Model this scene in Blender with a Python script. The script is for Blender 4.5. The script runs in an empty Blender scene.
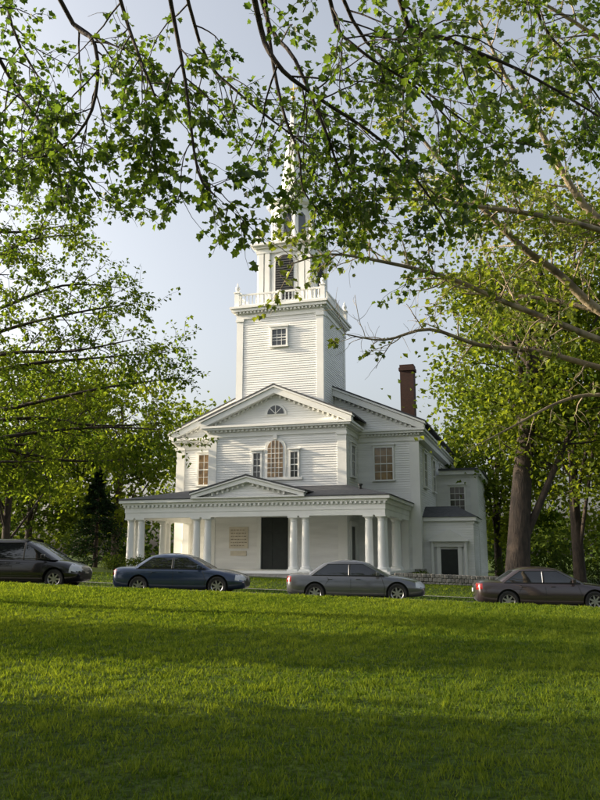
import bpy, bmesh, math, random
import numpy as np
from mathutils import Vector, Matrix
from mathutils.bvhtree import BVHTree
random.seed(11); rng=np.random.default_rng(11)
SC=bpy.context.scene; COL=SC.collection
R=math.radians
# ------------------------------------------------------------------ materials
def new_mat(name):
    m=bpy.data.materials.new(name); m.use_nodes=True
    nt=m.node_tree; nt.nodes.clear()
    out=nt.nodes.new('ShaderNodeOutputMaterial')
    return m,nt,out
def N(nt,t,**kw):
    n=nt.nodes.new(t)
    for k,v in kw.items(): setattr(n,k,v)
    return n
def pmat(name,c1,c2=None,rough=.6,scale=3.0,bump=0.0,bscale=None,metal=0,coat=0,spec=.5,detail=6,stretch=(1,1,1)):
    m,nt,out=new_mat(name)
    b=N(nt,'ShaderNodeBsdfPrincipled'); nt.links.new(b.outputs[0],out.inputs[0])
    b.inputs['Roughness'].default_value=rough; b.inputs['Metallic'].default_value=metal
    b.inputs['Coat Weight'].default_value=coat; b.inputs['Coat Roughness'].default_value=.05
    b.inputs['Specular IOR Level'].default_value=spec
    if c2 is None: c2=tuple(x*.82 for x in c1)
    tc=N(nt,'ShaderNodeTexCoord'); mp=N(nt,'ShaderNodeMapping'); mp.inputs['Scale'].default_value=stretch
    nt.links.new(tc.outputs['Object'],mp.inputs[0])
    no=N(nt,'ShaderNodeTexNoise'); no.inputs['Scale'].default_value=scale; no.inputs['Detail'].default_value=detail
    nt.links.new(mp.outputs[0],no.inputs['Vector'])
    cr=N(nt,'ShaderNodeValToRGB'); cr.color_ramp.elements[0].position=.35; cr.color_ramp.elements[1].position=.65
    cr.color_ramp.elements[0].color=(*c2,1); cr.color_ramp.elements[1].color=(*c1,1)
    nt.links.new(no.outputs['Fac'],cr.inputs[0]); nt.links.new(cr.outputs[0],b.inputs['Base Color'])
    if bump>0:
        n2=N(nt,'ShaderNodeTexNoise'); n2.inputs['Scale'].default_value=bscale or scale*6; n2.inputs['Detail'].default_value=5
        nt.links.new(mp.outputs[0],n2.inputs['Vector'])
        bp=N(nt,'ShaderNodeBump'); bp.inputs['Strength'].default_value=bump; bp.inputs['Distance'].default_value=.05
        nt.links.new(n2.outputs['Fac'],bp.inputs['Height']); nt.links.new(bp.outputs[0],b.inputs['Normal'])
    return m
def leaf_mat(name,dark,light,trans=.5,yel=(1.5,1.35,.6),gloss=0.0):
    m,nt,out=new_mat(name)
    at=N(nt,'ShaderNodeAttribute',attribute_name='tone')
    cr=N(nt,'ShaderNodeValToRGB'); e=cr.color_ramp.elements
    e[0].position=0; e[0].color=(*dark,1); e[1].position=1; e[1].color=(*light,1)
    nt.links.new(at.outputs['Fac'],cr.inputs[0])
    d=N(nt,'ShaderNodeBsdfDiffuse'); t=N(nt,'ShaderNodeBsdfTranslucent')
    mu=N(nt,'ShaderNodeMix',data_type='RGBA',blend_type='MULTIPLY'); mu.inputs[0].default_value=1
    mu.inputs[7].default_value=(*yel,1); nt.links.new(cr.outputs[0],mu.inputs[6])
    nt.links.new(cr.outputs[0],d.inputs[0]); nt.links.new(mu.outputs[2],t.inputs[0])
    m1=N(nt,'ShaderNodeMixShader'); m1.inputs[0].default_value=trans
    nt.links.new(d.outputs[0],m1.inputs[1]); nt.links.new(t.outputs[0],m1.inputs[2])
    if gloss>0:
        g=N(nt,'ShaderNodeBsdfGlossy'); g.inputs['Roughness'].default_value=.45
        m2=N(nt,'ShaderNodeMixShader'); m2.inputs[0].default_value=gloss
        nt.links.new(m1.outputs[0],m2.inputs[1]); nt.links.new(g.outputs[0],m2.inputs[2])
        nt.links.new(m2.outputs[0],out.inputs[0])
    else: nt.links.new(m1.outputs[0],out.inputs[0])
    return m
M={}
M['white']=pmat('white_paint',(.84,.84,.81),(.77,.77,.74),rough=.55,scale=.9,bump=.05,bscale=30)
M['clap']=pmat('white_clapboard',(.84,.84,.82),(.75,.75,.73),rough=.6,scale=1.2,stretch=(.4,.4,3))
M['slate']=pmat('slate_roof',(.075,.078,.085),(.045,.047,.052),rough=.7,scale=5,bump=.4,bscale=14)
M['granite']=pmat('granite',(.36,.35,.33),(.24,.235,.225),rough=.8,scale=8,bump=.4)
M['dark']=pmat('dark_paint',(.02,.022,.022),(.014,.015,.015),rough=.4)
M['door']=pmat('dark_green_door',(.018,.024,.022),(.012,.016,.015),rough=.35)
M['glass']=pmat('window_glass',(.05,.055,.06),(.025,.03,.035),rough=.06,spec=.8,scale=1.2)
M['shade']=pmat('window_blind_glass',(.30,.19,.09),(.13,.085,.05),rough=.12,scale=2.2,spec=.8)
M['louver']=pmat('grey_louver',(.10,.10,.10),(.06,.06,.06),rough=.7)
M['stone']=pmat('field_stone',(.33,.31,.27),(.16,.15,.13),rough=.9,scale=3,bump=.8,bscale=5)
M['sign']=pmat('church_panel',(.66,.60,.48),(.56,.51,.41),rough=.7)
M['letter']=pmat('sign_lettering',(.16,.12,.08),rough=.6)
M['asphalt']=pmat('asphalt',(.06,.06,.06),(.045,.045,.046),rough=.9,scale=6,bump=.4,bscale=80)
M['gold']=pmat('gilded_metal',(.6,.42,.12),rough=.3,metal=1)
M['bark']=pmat('bark_dark',(.055,.040,.030),(.025,.019,.015),rough=.95,scale=6,bump=1,bscale=14,stretch=(1,1,.35))
M['bark2']=pmat('bark_sycamore',(.36,.29,.19),(.13,.10,.07),rough=.85,scale=5,bump=.6,bscale=12,stretch=(1,1,1))
m,nt,out=new_mat('red_brick'); b=N(nt,'ShaderNodeBsdfPrincipled'); nt.links.new(b.outputs[0],out.inputs[0]); b.inputs['Roughness'].default_value=.9
tc=N(nt,'ShaderNodeTexCoord'); mp=N(nt,'ShaderNodeMapping'); mp.inputs['Rotation'].default_value=(R(90),0,0)
br=N(nt,'ShaderNodeTexBrick'); br.inputs['Color1'].default_value=(.060,.024,.018,1); br.inputs['Color2'].default_value=(.036,.017,.014,1); br.inputs['Mortar'].default_value=(.05,.036,.03,1)
br.inputs['Scale'].default_value=4.5; br.inputs['Mortar Size'].default_value=.012
nt.links.new(tc.outputs['Object'],mp.inputs[0]); nt.links.new(mp.outputs[0],br.inputs[0]); nt.links.new(br.outputs[0],b.inputs['Base Color']); M['brick']=m
m,nt,out=new_mat('lawn_soil_grass'); b=N(nt,'ShaderNodeBsdfPrincipled'); nt.links.new(b.outputs[0],out.inputs[0]); b.inputs['Roughness'].default_value=.9; b.inputs['Specular IOR Level'].default_value=.1
tc=N(nt,'ShaderNodeTexCoord'); n1=N(nt,'ShaderNodeTexNoise'); n1.inputs['Scale'].default_value=.6; n1.inputs['Detail'].default_value=8
n2=N(nt,'ShaderNodeTexNoise'); n2.inputs['Scale'].default_value=11; n2.inputs['Detail'].default_value=6
for n in (n1,n2): nt.links.new(tc.outputs['Object'],n.inputs['Vector'])
c1=N(nt,'ShaderNodeValToRGB'); c1.color_ramp.elements[0].position=.35; c1.color_ramp.elements[1].position=.68
c1.color_ramp.elements[0].color=(.034,.064,.010,1); c1.color_ramp.elements[1].color=(.08,.115,.018,1)
c2=N(nt,'ShaderNodeValToRGB'); c2.color_ramp.elements[0].position=.35; c2.color_ramp.elements[1].position=.65
c2.color_ramp.elements[0].color=(.4,.4,.4,1); c2.color_ramp.elements[1].color=(1.1,1.1,1,1)
nt.links.new(n1.outputs['Fac'],c1.inputs[0]); nt.links.new(n2.outputs['Fac'],c2.inputs[0])
mu=N(nt,'ShaderNodeMix',data_type='RGBA',blend_type='MULTIPLY'); mu.inputs[0].default_value=1
nt.links.new(c1.outputs[0],mu.inputs[6]); nt.links.new(c2.outputs[0],mu.inputs[7]); nt.links.new(mu.outputs[2],b.inputs['Base Color'])
bp=N(nt,'ShaderNodeBump'); bp.inputs['Strength'].default_value=1; bp.inputs['Distance'].default_value=.08
nt.links.new(n2.outputs['Fac'],bp.inputs['Height']); nt.links.new(bp.outputs[0],b.inputs['Normal']); M['ground']=m
M['blade']=leaf_mat('grass_blade',(.036,.070,.011),(.145,.19,.034),trans=.45,yel=(1.9,1.75,.5))
M['leaf_maple']=leaf_mat('maple_leaf',(.030,.060,.015),(.10,.145,.03),trans=.5,yel=(1.85,1.9,.65),gloss=.03)
M['leaf_beech']=leaf_mat('beech_leaf',(.040,.075,.017),(.13,.17,.03),trans=.54,yel=(1.95,1.9,.6))
M['leaf_syc']=leaf_mat('sycamore_leaf',(.06,.095,.019),(.15,.18,.036),trans=.5,yel=(1.9,1.8,.65),gloss=.03)
M['leaf_bg']=leaf_mat('background_leaf',(.038,.070,.015),(.13,.165,.027),trans=.54,yel=(1.95,1.8,.6))
M['leaf_dark']=leaf_mat('dark_leaf',(.022,.045,.012),(.07,.10,.018),trans=.4)
M['needle']=leaf_mat('spruce_needle',(.010,.022,.012),(.024,.045,.018),trans=.15)
# ------------------------------------------------------------------ mesh helpers
def link(o,parent=None):
    COL.objects.link(o)
    if parent: o.parent=parent
    return o
def empty(name,loc=(0,0,0),rz=0):
    o=bpy.data.objects.new(name,None); o.location=loc; o.rotation_euler=(0,0,rz); o.empty_display_size=.5
    return link(o)
class Part:
    def __init__(s,name,mat,parent=None):
        s.name=name; s.mat=mat; s.parent=parent; s.v=[]; s.f=[]
    def add(s,vs,fs):
        k=len(s.v); s.v+= [tuple(p) for p in vs]; s.f+=[tuple(i+k for i in f) for f in fs]
    def box(s,x0,x1,y0,y1,z0,z1):
        s.add([(x0,y0,z0),(x1,y0,z0),(x1,y1,z0),(x0,y1,z0),(x0,y0,z1),(x1,y0,z1),(x1,y1,z1),(x0,y1,z1)],
              [(3,2,1,0),(4,5,6,7),(0,1,5,4),(1,2,6,5),(2,3,7,6),(3,0,4,7)])
    def prism(s,poly,y0,y1,axis='y'):
        n=len(poly)
        if axis=='y': vs=[(a,y0,z) for a,z in poly]+[(a,y1,z) for a,z in poly]
        else: vs=[(y0,a,z) for a,z in poly]+[(y1,a,z) for a,z in poly]
        s.add(vs,[tuple(range(n)),tuple(range(2*n-1,n-1,-1))]+[(i,i+n,(i+1)%n+n,(i+1)%n) for i in range(n)])
    def lathe(s,cx,cy,prof,n=16,rot=0,caps=True):
        vs=[];fs=[]
        for r,z in prof:
            for i in range(n):
                a=rot+2*math.pi*i/n; vs.append((cx+r*math.cos(a),cy+r*math.sin(a),z))
        for k in range(len(prof)-1):
            for i in range(n):
                j=(i+1)%n; fs.append((k*n+i,k*n+j,(k+1)*n+j,(k+1)*n+i))
        if caps:
            fs.append(tuple(range(n-1,-1,-1))); fs.append(tuple((len(prof)-1)*n+i for i in range(n)))
        s.add(vs,fs)
    def clap(s,p0,p1,z0,z1,nrm,gable=None,step=.15):
        p0=Vector(p0);p1=Vector(p1);n=Vector(nrm); z=z0
        while z<z1-.02:
            zt=min(z+step,z1)
            a0,a1=(0,0) if not gable else (gable(z),gable(zt))
            if a0>=.5: break
            a1=min(a1,.5)
            B0=p0.lerp(p1,a0)+n*.040;B1=p1.lerp(p0,a0)+n*.040
            I0=p0.lerp(p1,a0)+n*.008;I1=p1.lerp(p0,a0)+n*.008
            T0=p0.lerp(p1,a1)+n*.010;T1=p1.lerp(p0,a1)+n*.010
            s.add([(*I0,z),(*I1,z),(*B1,z+.001),(*B0,z+.001),(*T1,zt),(*T0,zt)],[(0,1,2,3),(3,2,4,5)])
            z+=step
    def done(s,smooth=False,bevel=0,shade_angle=None):
        me=bpy.data.meshes.new(s.name); me.from_pydata(s.v,[],s.f); me.materials.append(s.mat)
        bm=bmesh.new(); bm.from_mesh(me); bmesh.ops.recalc_face_normals(bm,faces=bm.faces); bm.to_mesh(me); bm.free()
        if smooth: me.polygons.foreach_set('use_smooth',[True]*len(me.polygons))
        o=bpy.data.objects.new(s.name,me); link(o,s.parent)
        if smooth:
            try: me.set_sharp_from_angle(angle=R(40))
            except Exception: pass
        if bevel:
            b=o.modifiers.new('b','BEVEL'); b.width=bevel; b.segments=2; b.limit_method='ANGLE'
        return o
# ------------------------------------------------------------------ ground
def sst(a,b,x):
    t=np.clip((x-a)/(b-a),0,1); return t*t*(3-2*t)
V0,V1=27.0,31.8
def gh(x,y):
    v=y+.1*x; xc=np.clip(x,-25,25)
    return (.2-.035*xc)*sst(4,25,v)+.26*sst(31.9,35,v)-.08*sst(35,44,v)+.03*np.sin(x*.55+1)*np.sin(v*.43)*(1-sst(22,26,v))+.07*np.exp(-((v-26)/2.)**2)*(v<27)
xs=np.unique(np.concatenate([np.linspace(-700,-60,14),np.linspace(-60,60,121),np.linspace(60,700,14)]))
vs_=np.unique(np.concatenate([np.linspace(-120,-10,8),np.linspace(-10,26.5,74),[26.99,27.0,27.3,30,31.6,31.8,31.81],np.linspace(32,60,57),np.linspace(62,900,20)]))
gx,gv=np.meshgrid(xs,vs_); gy=gv-.1*gx
dip=np.where((gv>=V0-1e-6)&(gv<=V1+1e-6),.14,0)
gz=gh(gx,gy)-dip
nx=len(xs);ny=len(vs_)
verts=np.stack([gx,gy,gz],-1).reshape(-1,3)
faces=[(j*nx+i,j*nx+i+1,(j+1)*nx+i+1,(j+1)*nx+i) for j in range(ny-1) for i in range(nx-1)]
me=bpy.data.meshes.new('ground'); me.from_pydata(verts.tolist(),[],faces); me.materials.append(M['ground']); me.polygons.foreach_set('use_smooth',[True]*len(me.polygons))
link(bpy.data.objects.new('ground',me))
def strip(name,mat,va,vb,dz,xa=-60,xb=60,n=120,thick=0):
    P=Part(name,mat)
    X=np.linspace(xa,xb,n+1); vv=[]; ff=[]
    for x in X:
        for v in (va,vb):
            y=v-.1*x; z=float(gh(x,y))+dz; vv.append((x,y,z))
            if thick: vv.append((x,y,z-thick))
    k=4 if thick else 2
    for i in range(n):
        a=i*k;b_=a+k
        if thick: ff+= [(a,b_,b_+2,a+2),(a,a+1,b_+1,b_),(a+2,b_+2,b_+3,a+3)]
        else: ff.append((a,b_,b_+1,a+1))
    P.add(vv,ff); return P.done()
strip('road',M['asphalt'],27.02,31.78,-.134)
strip('road_kerb',M['granite'],26.88,26.995,.012,thick=.3)
strip('road_kerb',M['granite'],31.82,31.94,.012,thick=.3)
def bulk_mesh(name,V,F,mat,tone=None,nv=3,parent=None,smooth=False):
    me=bpy.data.meshes.new(name); nV=len(V); nF=len(F)
    me.vertices.add(nV); me.vertices.foreach_set('co',V.astype(np.float32).ravel())
    me.loops.add(F.size); me.loops.foreach_set('vertex_index',F.astype(np.int32).ravel())
    me.polygons.add(nF); me.polygons.foreach_set('loop_start',np.arange(nF,dtype=np.int32)*F.shape[1])
    try: me.polygons.foreach_set('loop_total',np.full(nF,F.shape[1],dtype=np.int32))
    except Exception: pass
    if tone is not None:
        a=me.attributes.new('tone','FLOAT','POINT'); a.data.foreach_set('value',tone.astype(np.float32))
    me.materials.append(mat); me.update(calc_edges=True)
    return link(bpy.data.objects.new(name,me),parent)
n=370000
by=rng.uniform(3.2,28.5,n); bx=rng.uniform(-1,1,n)*(.46*by+2.2)
n2_=45000
by=np.concatenate([by,rng.uniform(31,37,n2_)]);bx=np.concatenate([bx,rng.uniform(-20,20,n2_)])
nt_=26000; ty=rng.uniform(3.2,28,nt_); tx=rng.uniform(-1,1,nt_)*(.46*ty+2.2)
sel=rng.random(len(bx))<.4; idx=rng.integers(0,nt_,sel.sum())
tr_=.025+.0014*ty[idx]
bx[sel]=tx[idx]+rng.normal(0,1,sel.sum())*tr_; by[sel]=ty[idx]+rng.normal(0,1,sel.sum())*tr_
tuft=np.zeros(len(bx)); th=rng.random(nt_)**2; tuft[sel]=th[idx]
vv_=by+.1*bx
keep=(vv_<26.88)|(vv_>32.0); bx=bx[keep];by=by[keep];tuft=tuft[keep];sel=sel[keep]; n=len(bx)
bz=gh(bx,by)
cl=(np.sin(bx*3.1+np.sin(by*2.3)*1.7)*np.sin(by*3.7+np.sin(bx*1.9)*2)+np.sin(bx*7.3+by*2.1)*np.sin(by*6.1-bx*3.3))*.5
big=np.sin(bx*.8+by*.35)*np.sin(by*.7-bx*.2+1)
h=(.022+.019*rng.random(n))*(1+.5*cl+1.0*tuft)*(1+by*.018); w=(.0021+.0006*by)*(.7+.6*rng.random(n))
a=rng.uniform(0,2*np.pi,n); la=rng.uniform(0,2*np.pi,n); ll=h*rng.uniform(.1,1.0,n)
V=np.empty((n,3,3)); ca=np.cos(a)*w;sa=np.sin(a)*w
V[:,0]=np.stack([bx-ca,by-sa,bz-.004],-1);V[:,1]=np.stack([bx+ca,by+sa,bz-.004],-1)
V[:,2]=np.stack([bx+np.cos(la)*ll,by+np.sin(la)*ll,bz+h],-1)
tone=np.repeat(np.clip(.38+.25*cl+.15*big+.3*(tuft-.2)+rng.normal(0,.2,n),0,1),3)
bulk_mesh('lawn_grass',V.reshape(-1,3),np.arange(n*3).reshape(-1,3),M['blade'],tone)
# ------------------------------------------------------------------ church
CH=empty('white_church',(-2.79,44,0),-R(17))
def P(name,mat): return Part(name,M[mat],CH)
W=P('trim','white'); C=P('clapboard_walls','clap'); S=P('wall_core','white'); RF=P('slate_roof','slate'); F=P('foundation','granite')
FZ=.75
F.box(-7.85,7.85,-.45,7.75,-1,.60); F.box(-8.5,8.5,7.8,26.2,-1,.75)
W.box(-7.95,7.95,-.55,7.78,.603,.745)
for i in range(3): F.box(-3.4-.0*i,3.4,-.55-.36*(i+1),-.552-.36*i,-1,.60-.16*i-.02)
PB=4.45;BB=8.35;PD=4.4;BD=7.8
S.box(-PB,PB,PD,BD+1,FZ-.01,9.2); S.box(-BB,BB,BD,26,FZ-.01,9.0)
C.clap((-PB,PD),(PB,PD),FZ,9.0,(0,-1)); C.clap((PB,PD),(PB,BD),FZ,9.0,(1,0)); C.clap((-PB,BD),(-PB,PD),FZ,9.0,(-1,0))
C.clap((-BB,BD),(-PB,BD),FZ,8.9,(0,-1)); C.clap((PB,BD),(BB,BD),FZ,8.9,(0,-1))
C.clap((BB,BD),(BB,26),FZ,8.9,(1,0)); C.clap((-BB,26),(-BB,BD),FZ,8.9,(-1,0))
def pil(cx,cy,w,z0,z1,pr=.07):
    W.box(cx-w/2-pr,cx+w/2+pr,cy-w/2-pr,cy+w/2+pr,z0,z1)
    W.box(cx-w/2-pr-.06,cx+w/2+pr+.06,cy-w/2-pr-.06,cy+w/2+pr+.06,z1-.18,z1-.001)
for sx in (-1,1):
    pil(sx*(PB-.2),PD+.2,.42,FZ,9.0); pil(sx*(BB-.22),BD+.22,.46,FZ,8.9); pil(sx*(BB-.22),25.8,.46,FZ,8.9)
def band(x0,x1,y0,y1,z0,z1,pr):
    W.box(x0-pr,x1+pr,y0-pr,y1+pr,z0,z1)
band(-PB,PB,PD,BD,8.95,9.25,.10); band(-PB,PB,PD,BD,9.252,9.40,.16); band(-PB,PB,PD,BD,9.402,9.52,.42);band(-PB,PB,PD,BD,9.522,9.66,.50)
band(-BB,BB,BD+.3,26,8.75,9.05,.10+.3); 
band(-BB,BB,BD,26,9.052,9.22,.18); band(-BB,BB,BD,26,9.222,9.36,.42); band(-BB,BB,BD,26,9.362,9.50,.52)
for i in range(32):
    x=-PB+.05+i*(2*PB-.1)/31; W.box(x-.07,x+.07,PD-.30,PD-.16,9.27,9.40)
for i in range(16):
    for sx in (-1,1):
        x=sx*(PB+.55+i*.23); W.box(x-.06,x+.06,BD-.30,BD-.18,9.09,9.22)
def pediment(hw,y,zb,za,depth,over=.5,rc=.28,clapb=True,back=None,slate=True):
    S.prism([(-hw,zb),(hw,zb),(0,zb+(za-zb)*hw/(hw+over))],y,y+.3)
    if clapb: C.clap((-hw,y),(hw,y),zb,zb+(za-zb)*hw/(hw+over)-.02,(0,-1),gable=lambda z:(z-zb)/((za-zb)*hw/(hw+over))*.5)
    o=hw+over
    for sx in (-1,1):
        W.prism([(sx*o,zb),(sx*o,zb+rc*.55),(0,za+rc*.55),(0,za-rc*.5),(sx*(o-rc*1.0),zb)],y-over,y+.05)
        W.prism([(sx*(o+.08),zb+rc*.56),(sx*(o+.08),zb+rc*.86),(0,za+rc*.86),(0,za+rc*.56)],y-over-.09,y+.05)
        t=.10
        RF.prism([(sx*(o+.10),zb+rc*.87),(sx*(o+.10),zb+rc*.87+t),(0,za+rc*.87+t),(0,za+rc*.87)],y-over-.10,y+depth)
        m=int(o/.30)
        for k in range(1,m):
            xx=o*k/m; zz=zb+(za-zb)*(1-xx/o)-rc*.5
            if zz-.12>zb+.05: W.box(sx*xx-.06,sx*xx+.06,y-.2,y-.03,zz-.14,zz+.02)
pediment(PB,PD,9.67,11.75,4.5,over=.5,rc=.36)
pediment(BB,BD,9.51,13.35,18.5,over=.5,rc=.40)
def arch(hw,zs,n=14,x0=0): return [(x0+hw*math.cos(math.pi*i/n),zs+hw*math.sin(math.pi*i/n)) for i in range(n+1)]
W.prism(arch(.72,10.22),PD-.10,PD+.05)
G=P('window_panes','glass'); SH=P('window_blinds','shade')
G.prism(arch(.54,10.30),PD-.13,PD-.05)
for k in range(1,4):
    a=math.pi*k/4; d=Vector((math.cos(a),math.sin(a)));p=Vector((-d.y,d.x))*.018
    W.prism([(p.x,10.30+p.y),(d.x*.54+p.x,10.30+d.y*.54+p.y),(d.x*.54-p.x,10.30+d.y*.54-p.y),(-p.x,10.30-p.y)],PD-.15,PD-.131)
def window(u,y,z0,z1,w,cols=3,rows=4,facing='f',mat=None,sill=True,head=True):
    g=mat or G; fr=.11
    def bx(T,a0,a1,d0,d1,c0,c1):
        if facing=='f': T.box(u+a0,u+a1,y-d1,y-d0,c0,c1)
        elif facing=='r': T.box(y+d0,y+d1,u+a0,u+a1,c0,c1)
        else: T.box(y-d1,y-d0,u+a0,u+a1,c0,c1)
    bx(g,-w/2,w/2,.0,.060,z0,z1)
    bx(W,-w/2-fr,-w/2,.0,.14,z0,z1);bx(W,w/2,w/2+fr,.0,.14,z0,z1)
    bx(W,-w/2-fr,w/2+fr,.0,.145,z1+.001,z1+.16)
    if head: bx(W,-w/2-fr-.08,w/2+fr+.08,.0,.22,z1+.161,z1+.24)
    if sill: bx(W,-w/2-fr-.05,w/2+fr+.05,.0,.21,z0-.10,z0-.001)
    zm=(z0+z1)/2
    bx(W,-w/2,w/2,.061,.095,zm-.03,zm+.03)
    for i in range(1,cols): x=-w/2+w*i/cols; bx(W,x-.014,x+.014,.061,.08,z0,z1)
    for j in range(1,rows):
        z=z0+(z1-z0)*j/rows
        if abs(z-zm)>.05: bx(W,-w/2,w/2,.061,.079,z-.014,z+.014)
for sx in (-1,1): window(sx*6.15,BD,6.3,8.35,1.15,3,4,mat=SH)
z0=6.3
W.box(-1.75,1.75,PD-.16,PD,z0-.16,z0-.001)
for sx in (-1,1):
    window(sx*1.22,PD,z0,7.85,.46,2,4,sill=False)
W.prism([(-.68,z0),(-.68,8.12)]+[(x,z) for x,z in arch(.68,8.12)][::-1]+[(.68,z0)],PD-.13,PD)
SH.prism([(-.50,z0+.02)]+[(x,z) for x,z in arch(.50,8.12)][::-1]+[(.50,z0+.02)],PD-.15,PD-.11)
for i in range(1,4): x=-.5+i*.25; W.box(x-.014,x+.014,PD-.17,PD-.151,z0+.02,8.12+math.sqrt(max(0,.25-x*x)))
for j in range(1,7): z=z0+j*.30; W.box(-.5,.5,PD-.168,PD-.151,z-.014,z+.014)
W.box(-.12,.12,PD-.2,PD-.0,8.70,8.98)
window(BD-1.7,PB,6.4,8.3,1.0,3,4,facing='r'); window(BD-1.7,-PB,6.4,8.3,1.0,3,4,facing='l')
for k in range(4):
    for z in ((1.6,3.7),(6.0,8.2)):
        window(BD+2.6+k*4.3,BB,z[0],z[1],1.2,3,4,facing='r'); window(BD+2.6+k*4.3,-BB,z[0],z[1],1.2,3,4,facing='l')
D=P('main_door','door')
D.box(-.88,.88,PD-.07,PD,FZ,3.85)
for sx in (-1,1):
    for (a,b_) in ((.95,1.9),(2.05,2.9),(3.05,3.7)):
        D.box(sx*.46-.30,sx*.46+.30,PD-.10,PD-.071,a,b_)
W.box(-1.12,-.88,PD-.2,PD,FZ,3.9);W.box(.88,1.12,PD-.2,PD,FZ,3.9);W.box(-1.2,1.2,PD-.24,PD,3.901,4.2)
D.box(PB,PB+.07,PD+.9,PD+2.0,FZ,3.3); W.box(PB,PB+.14,PD+.74,PD+.9,FZ,3.35);W.box(PB,PB+.14,PD+2.0,PD+2.16,FZ,3.35);W.box(PB,PB+.18,PD+.7,PD+2.2,3.351,3.6)
D.box(-PB-.07,-PB,PD+.9,PD+2.0,FZ,3.3)
SG=P('inscription_panel','sign'); SG.box(-3.0,-1.75,PD-.09,PD-.0,2.0,3.3); SG.box(-2.9,-1.85,PD-.09,PD,1.55,1.85)
LT=P('inscription_text','letter')
for r_ in range(6):
    z=3.12-.19*r_; x=-2.88
    while x<-1.95:
        w_=random.uniform(.06,.18); LT.box(x,x+w_,PD-.097,PD-.0901,z-.025,z+.015); x+=w_+.06
CO=P('porch_columns','white')
def column(x,y,z0=.746,z1=3.70,r=.225):
    h=z1-z0
    CO.box(x-r*1.35,x+r*1.35,y-r*1.35,y+r*1.35,z0,z0+.10)
    prof=[(r*1.3,z0+.10),(r*1.36,z0+.14),(r*1.3,z0+.19),(r*1.08,z0+.22),(r,z0+.28)]
    for k in range(1,7):
        t=k/6; prof.append((r*(1-.16*t**1.6),z0+.28+(h-.28-.3)*t))
    prof+= [(r*.95,z1-.28),(r*.86,z1-.26),(r*.86,z1-.20),(r*1.15,z1-.10)]
    CO.lathe(x,y,prof,n=20)
    CO.box(x-r*1.25,x+r*1.25,y-r*1.25,y+r*1.25,z1-.099,z1)
for sx in (-1,1):
    for c in (2.9,7.1):
        column(sx*(c-.34),0);column(sx*(c+.34),0)
    column(sx*7.44,4.1);column(sx*7.44,4.75); column(sx*7.44,.68)
    W.box(sx*7.44-.22,sx*7.44+.22,7.45,7.79,FZ,3.70)
CO.done(smooth=True)
def beam(x0,x1,y0,y1,z0,z1): W.box(x0,x1,y0,y1,z0,z1)
beam(-7.7,7.7,-.26,.26,3.702,4.0); beam(-7.73,7.73,-.29,.29,4.002,4.42)
for sx in (-1,1):
    a,b_=sorted((sx*7.18,sx*7.70)); beam(a,b_,.262,7.78,3.702,4.0)
    a,b_=sorted((sx*7.15,sx*7.73)); beam(a,b_,.292,7.78,4.002,4.42)
W.box(-7.85,7.85,-.41,7.79,4.422,4.55); W.box(-8.0,8.0,-.56,7.79,4.552,4.72)
for i in range(60):
    x=-7.7+i*15.4/59; W.box(x-.06,x+.06,-.42,-.30,4.30,4.42)
for i in range(30):
    y=-.1+i*.26
    for sx in (-1,1): W.box(sx*7.80-.06,sx*7.80+.06,y-.06,y+.06,4.30,4.42)
e=8.03; zz0=4.722; zz1=5.75
RF.add([(-e,-.6,zz0),(e,-.6,zz0),(e,-.6,zz0+.06),(-e,-.6,zz0+.06),(PB,PD,zz1),(-PB,PD,zz1),(e,BD,zz0+.06),(PB,BD,zz1),(-e,BD,zz0+.06),(-PB,BD,zz1),(e,BD,zz0),(-e,BD,zz0)],
 [(0,1,2,3),(3,2,4,5),(2,6,7,4),(8,3,5,9),(1,10,6,2),(11,0,3,8)])
pediment(2.95,-.30,4.80,5.72,4.2,over=.38,rc=.24,clapb=True)
W.box(-3.36,3.36,-.72,-.28,4.723,4.80)
# tower
T0=2.9;TY=5.0;TY1=10.8;TC=7.9
S.box(-T0,T0,TY,TY1,9.5,17.2)
C.clap((-T0,TY),(T0,TY),10.5,17.0,(0,-1));C.clap((T0,TY),(T0,TY1),10.5,17.0,(1,0));C.clap((-T0,TY1),(-T0,TY),10.5,17.0,(-1,0));C.clap((T0,TY1),(-T0,TY1),10.5,17.0,(0,1))
for sx in (-1,1):
    for y in (TY+.16,TY1-.16): pil(sx*(T0-.16),y,.34,10.3,16.9,.055)
def sqband(h,z0,z1,pr): W.box(-h-pr,h+pr,TC-h-pr,TC+h+pr,z0,z1)
sqband(T0,16.9,17.2,.09);sqband(T0,17.202,17.36,.16);sqband(T0,17.362,17.55,.36);sqband(T0,17.552,17.70,.46)
for i in range(24):
    x=-T0+i*2*T0/23; W.box(x-.06,x+.06,TC-T0-.30,TC-T0-.16,17.24,17.36)
    W.box(T0+.16,T0+.30,TC+x-.06,TC+x+.06,17.24,17.36)
window(0,TY,14.9,16.0,.95,3,3,mat=G)
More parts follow.
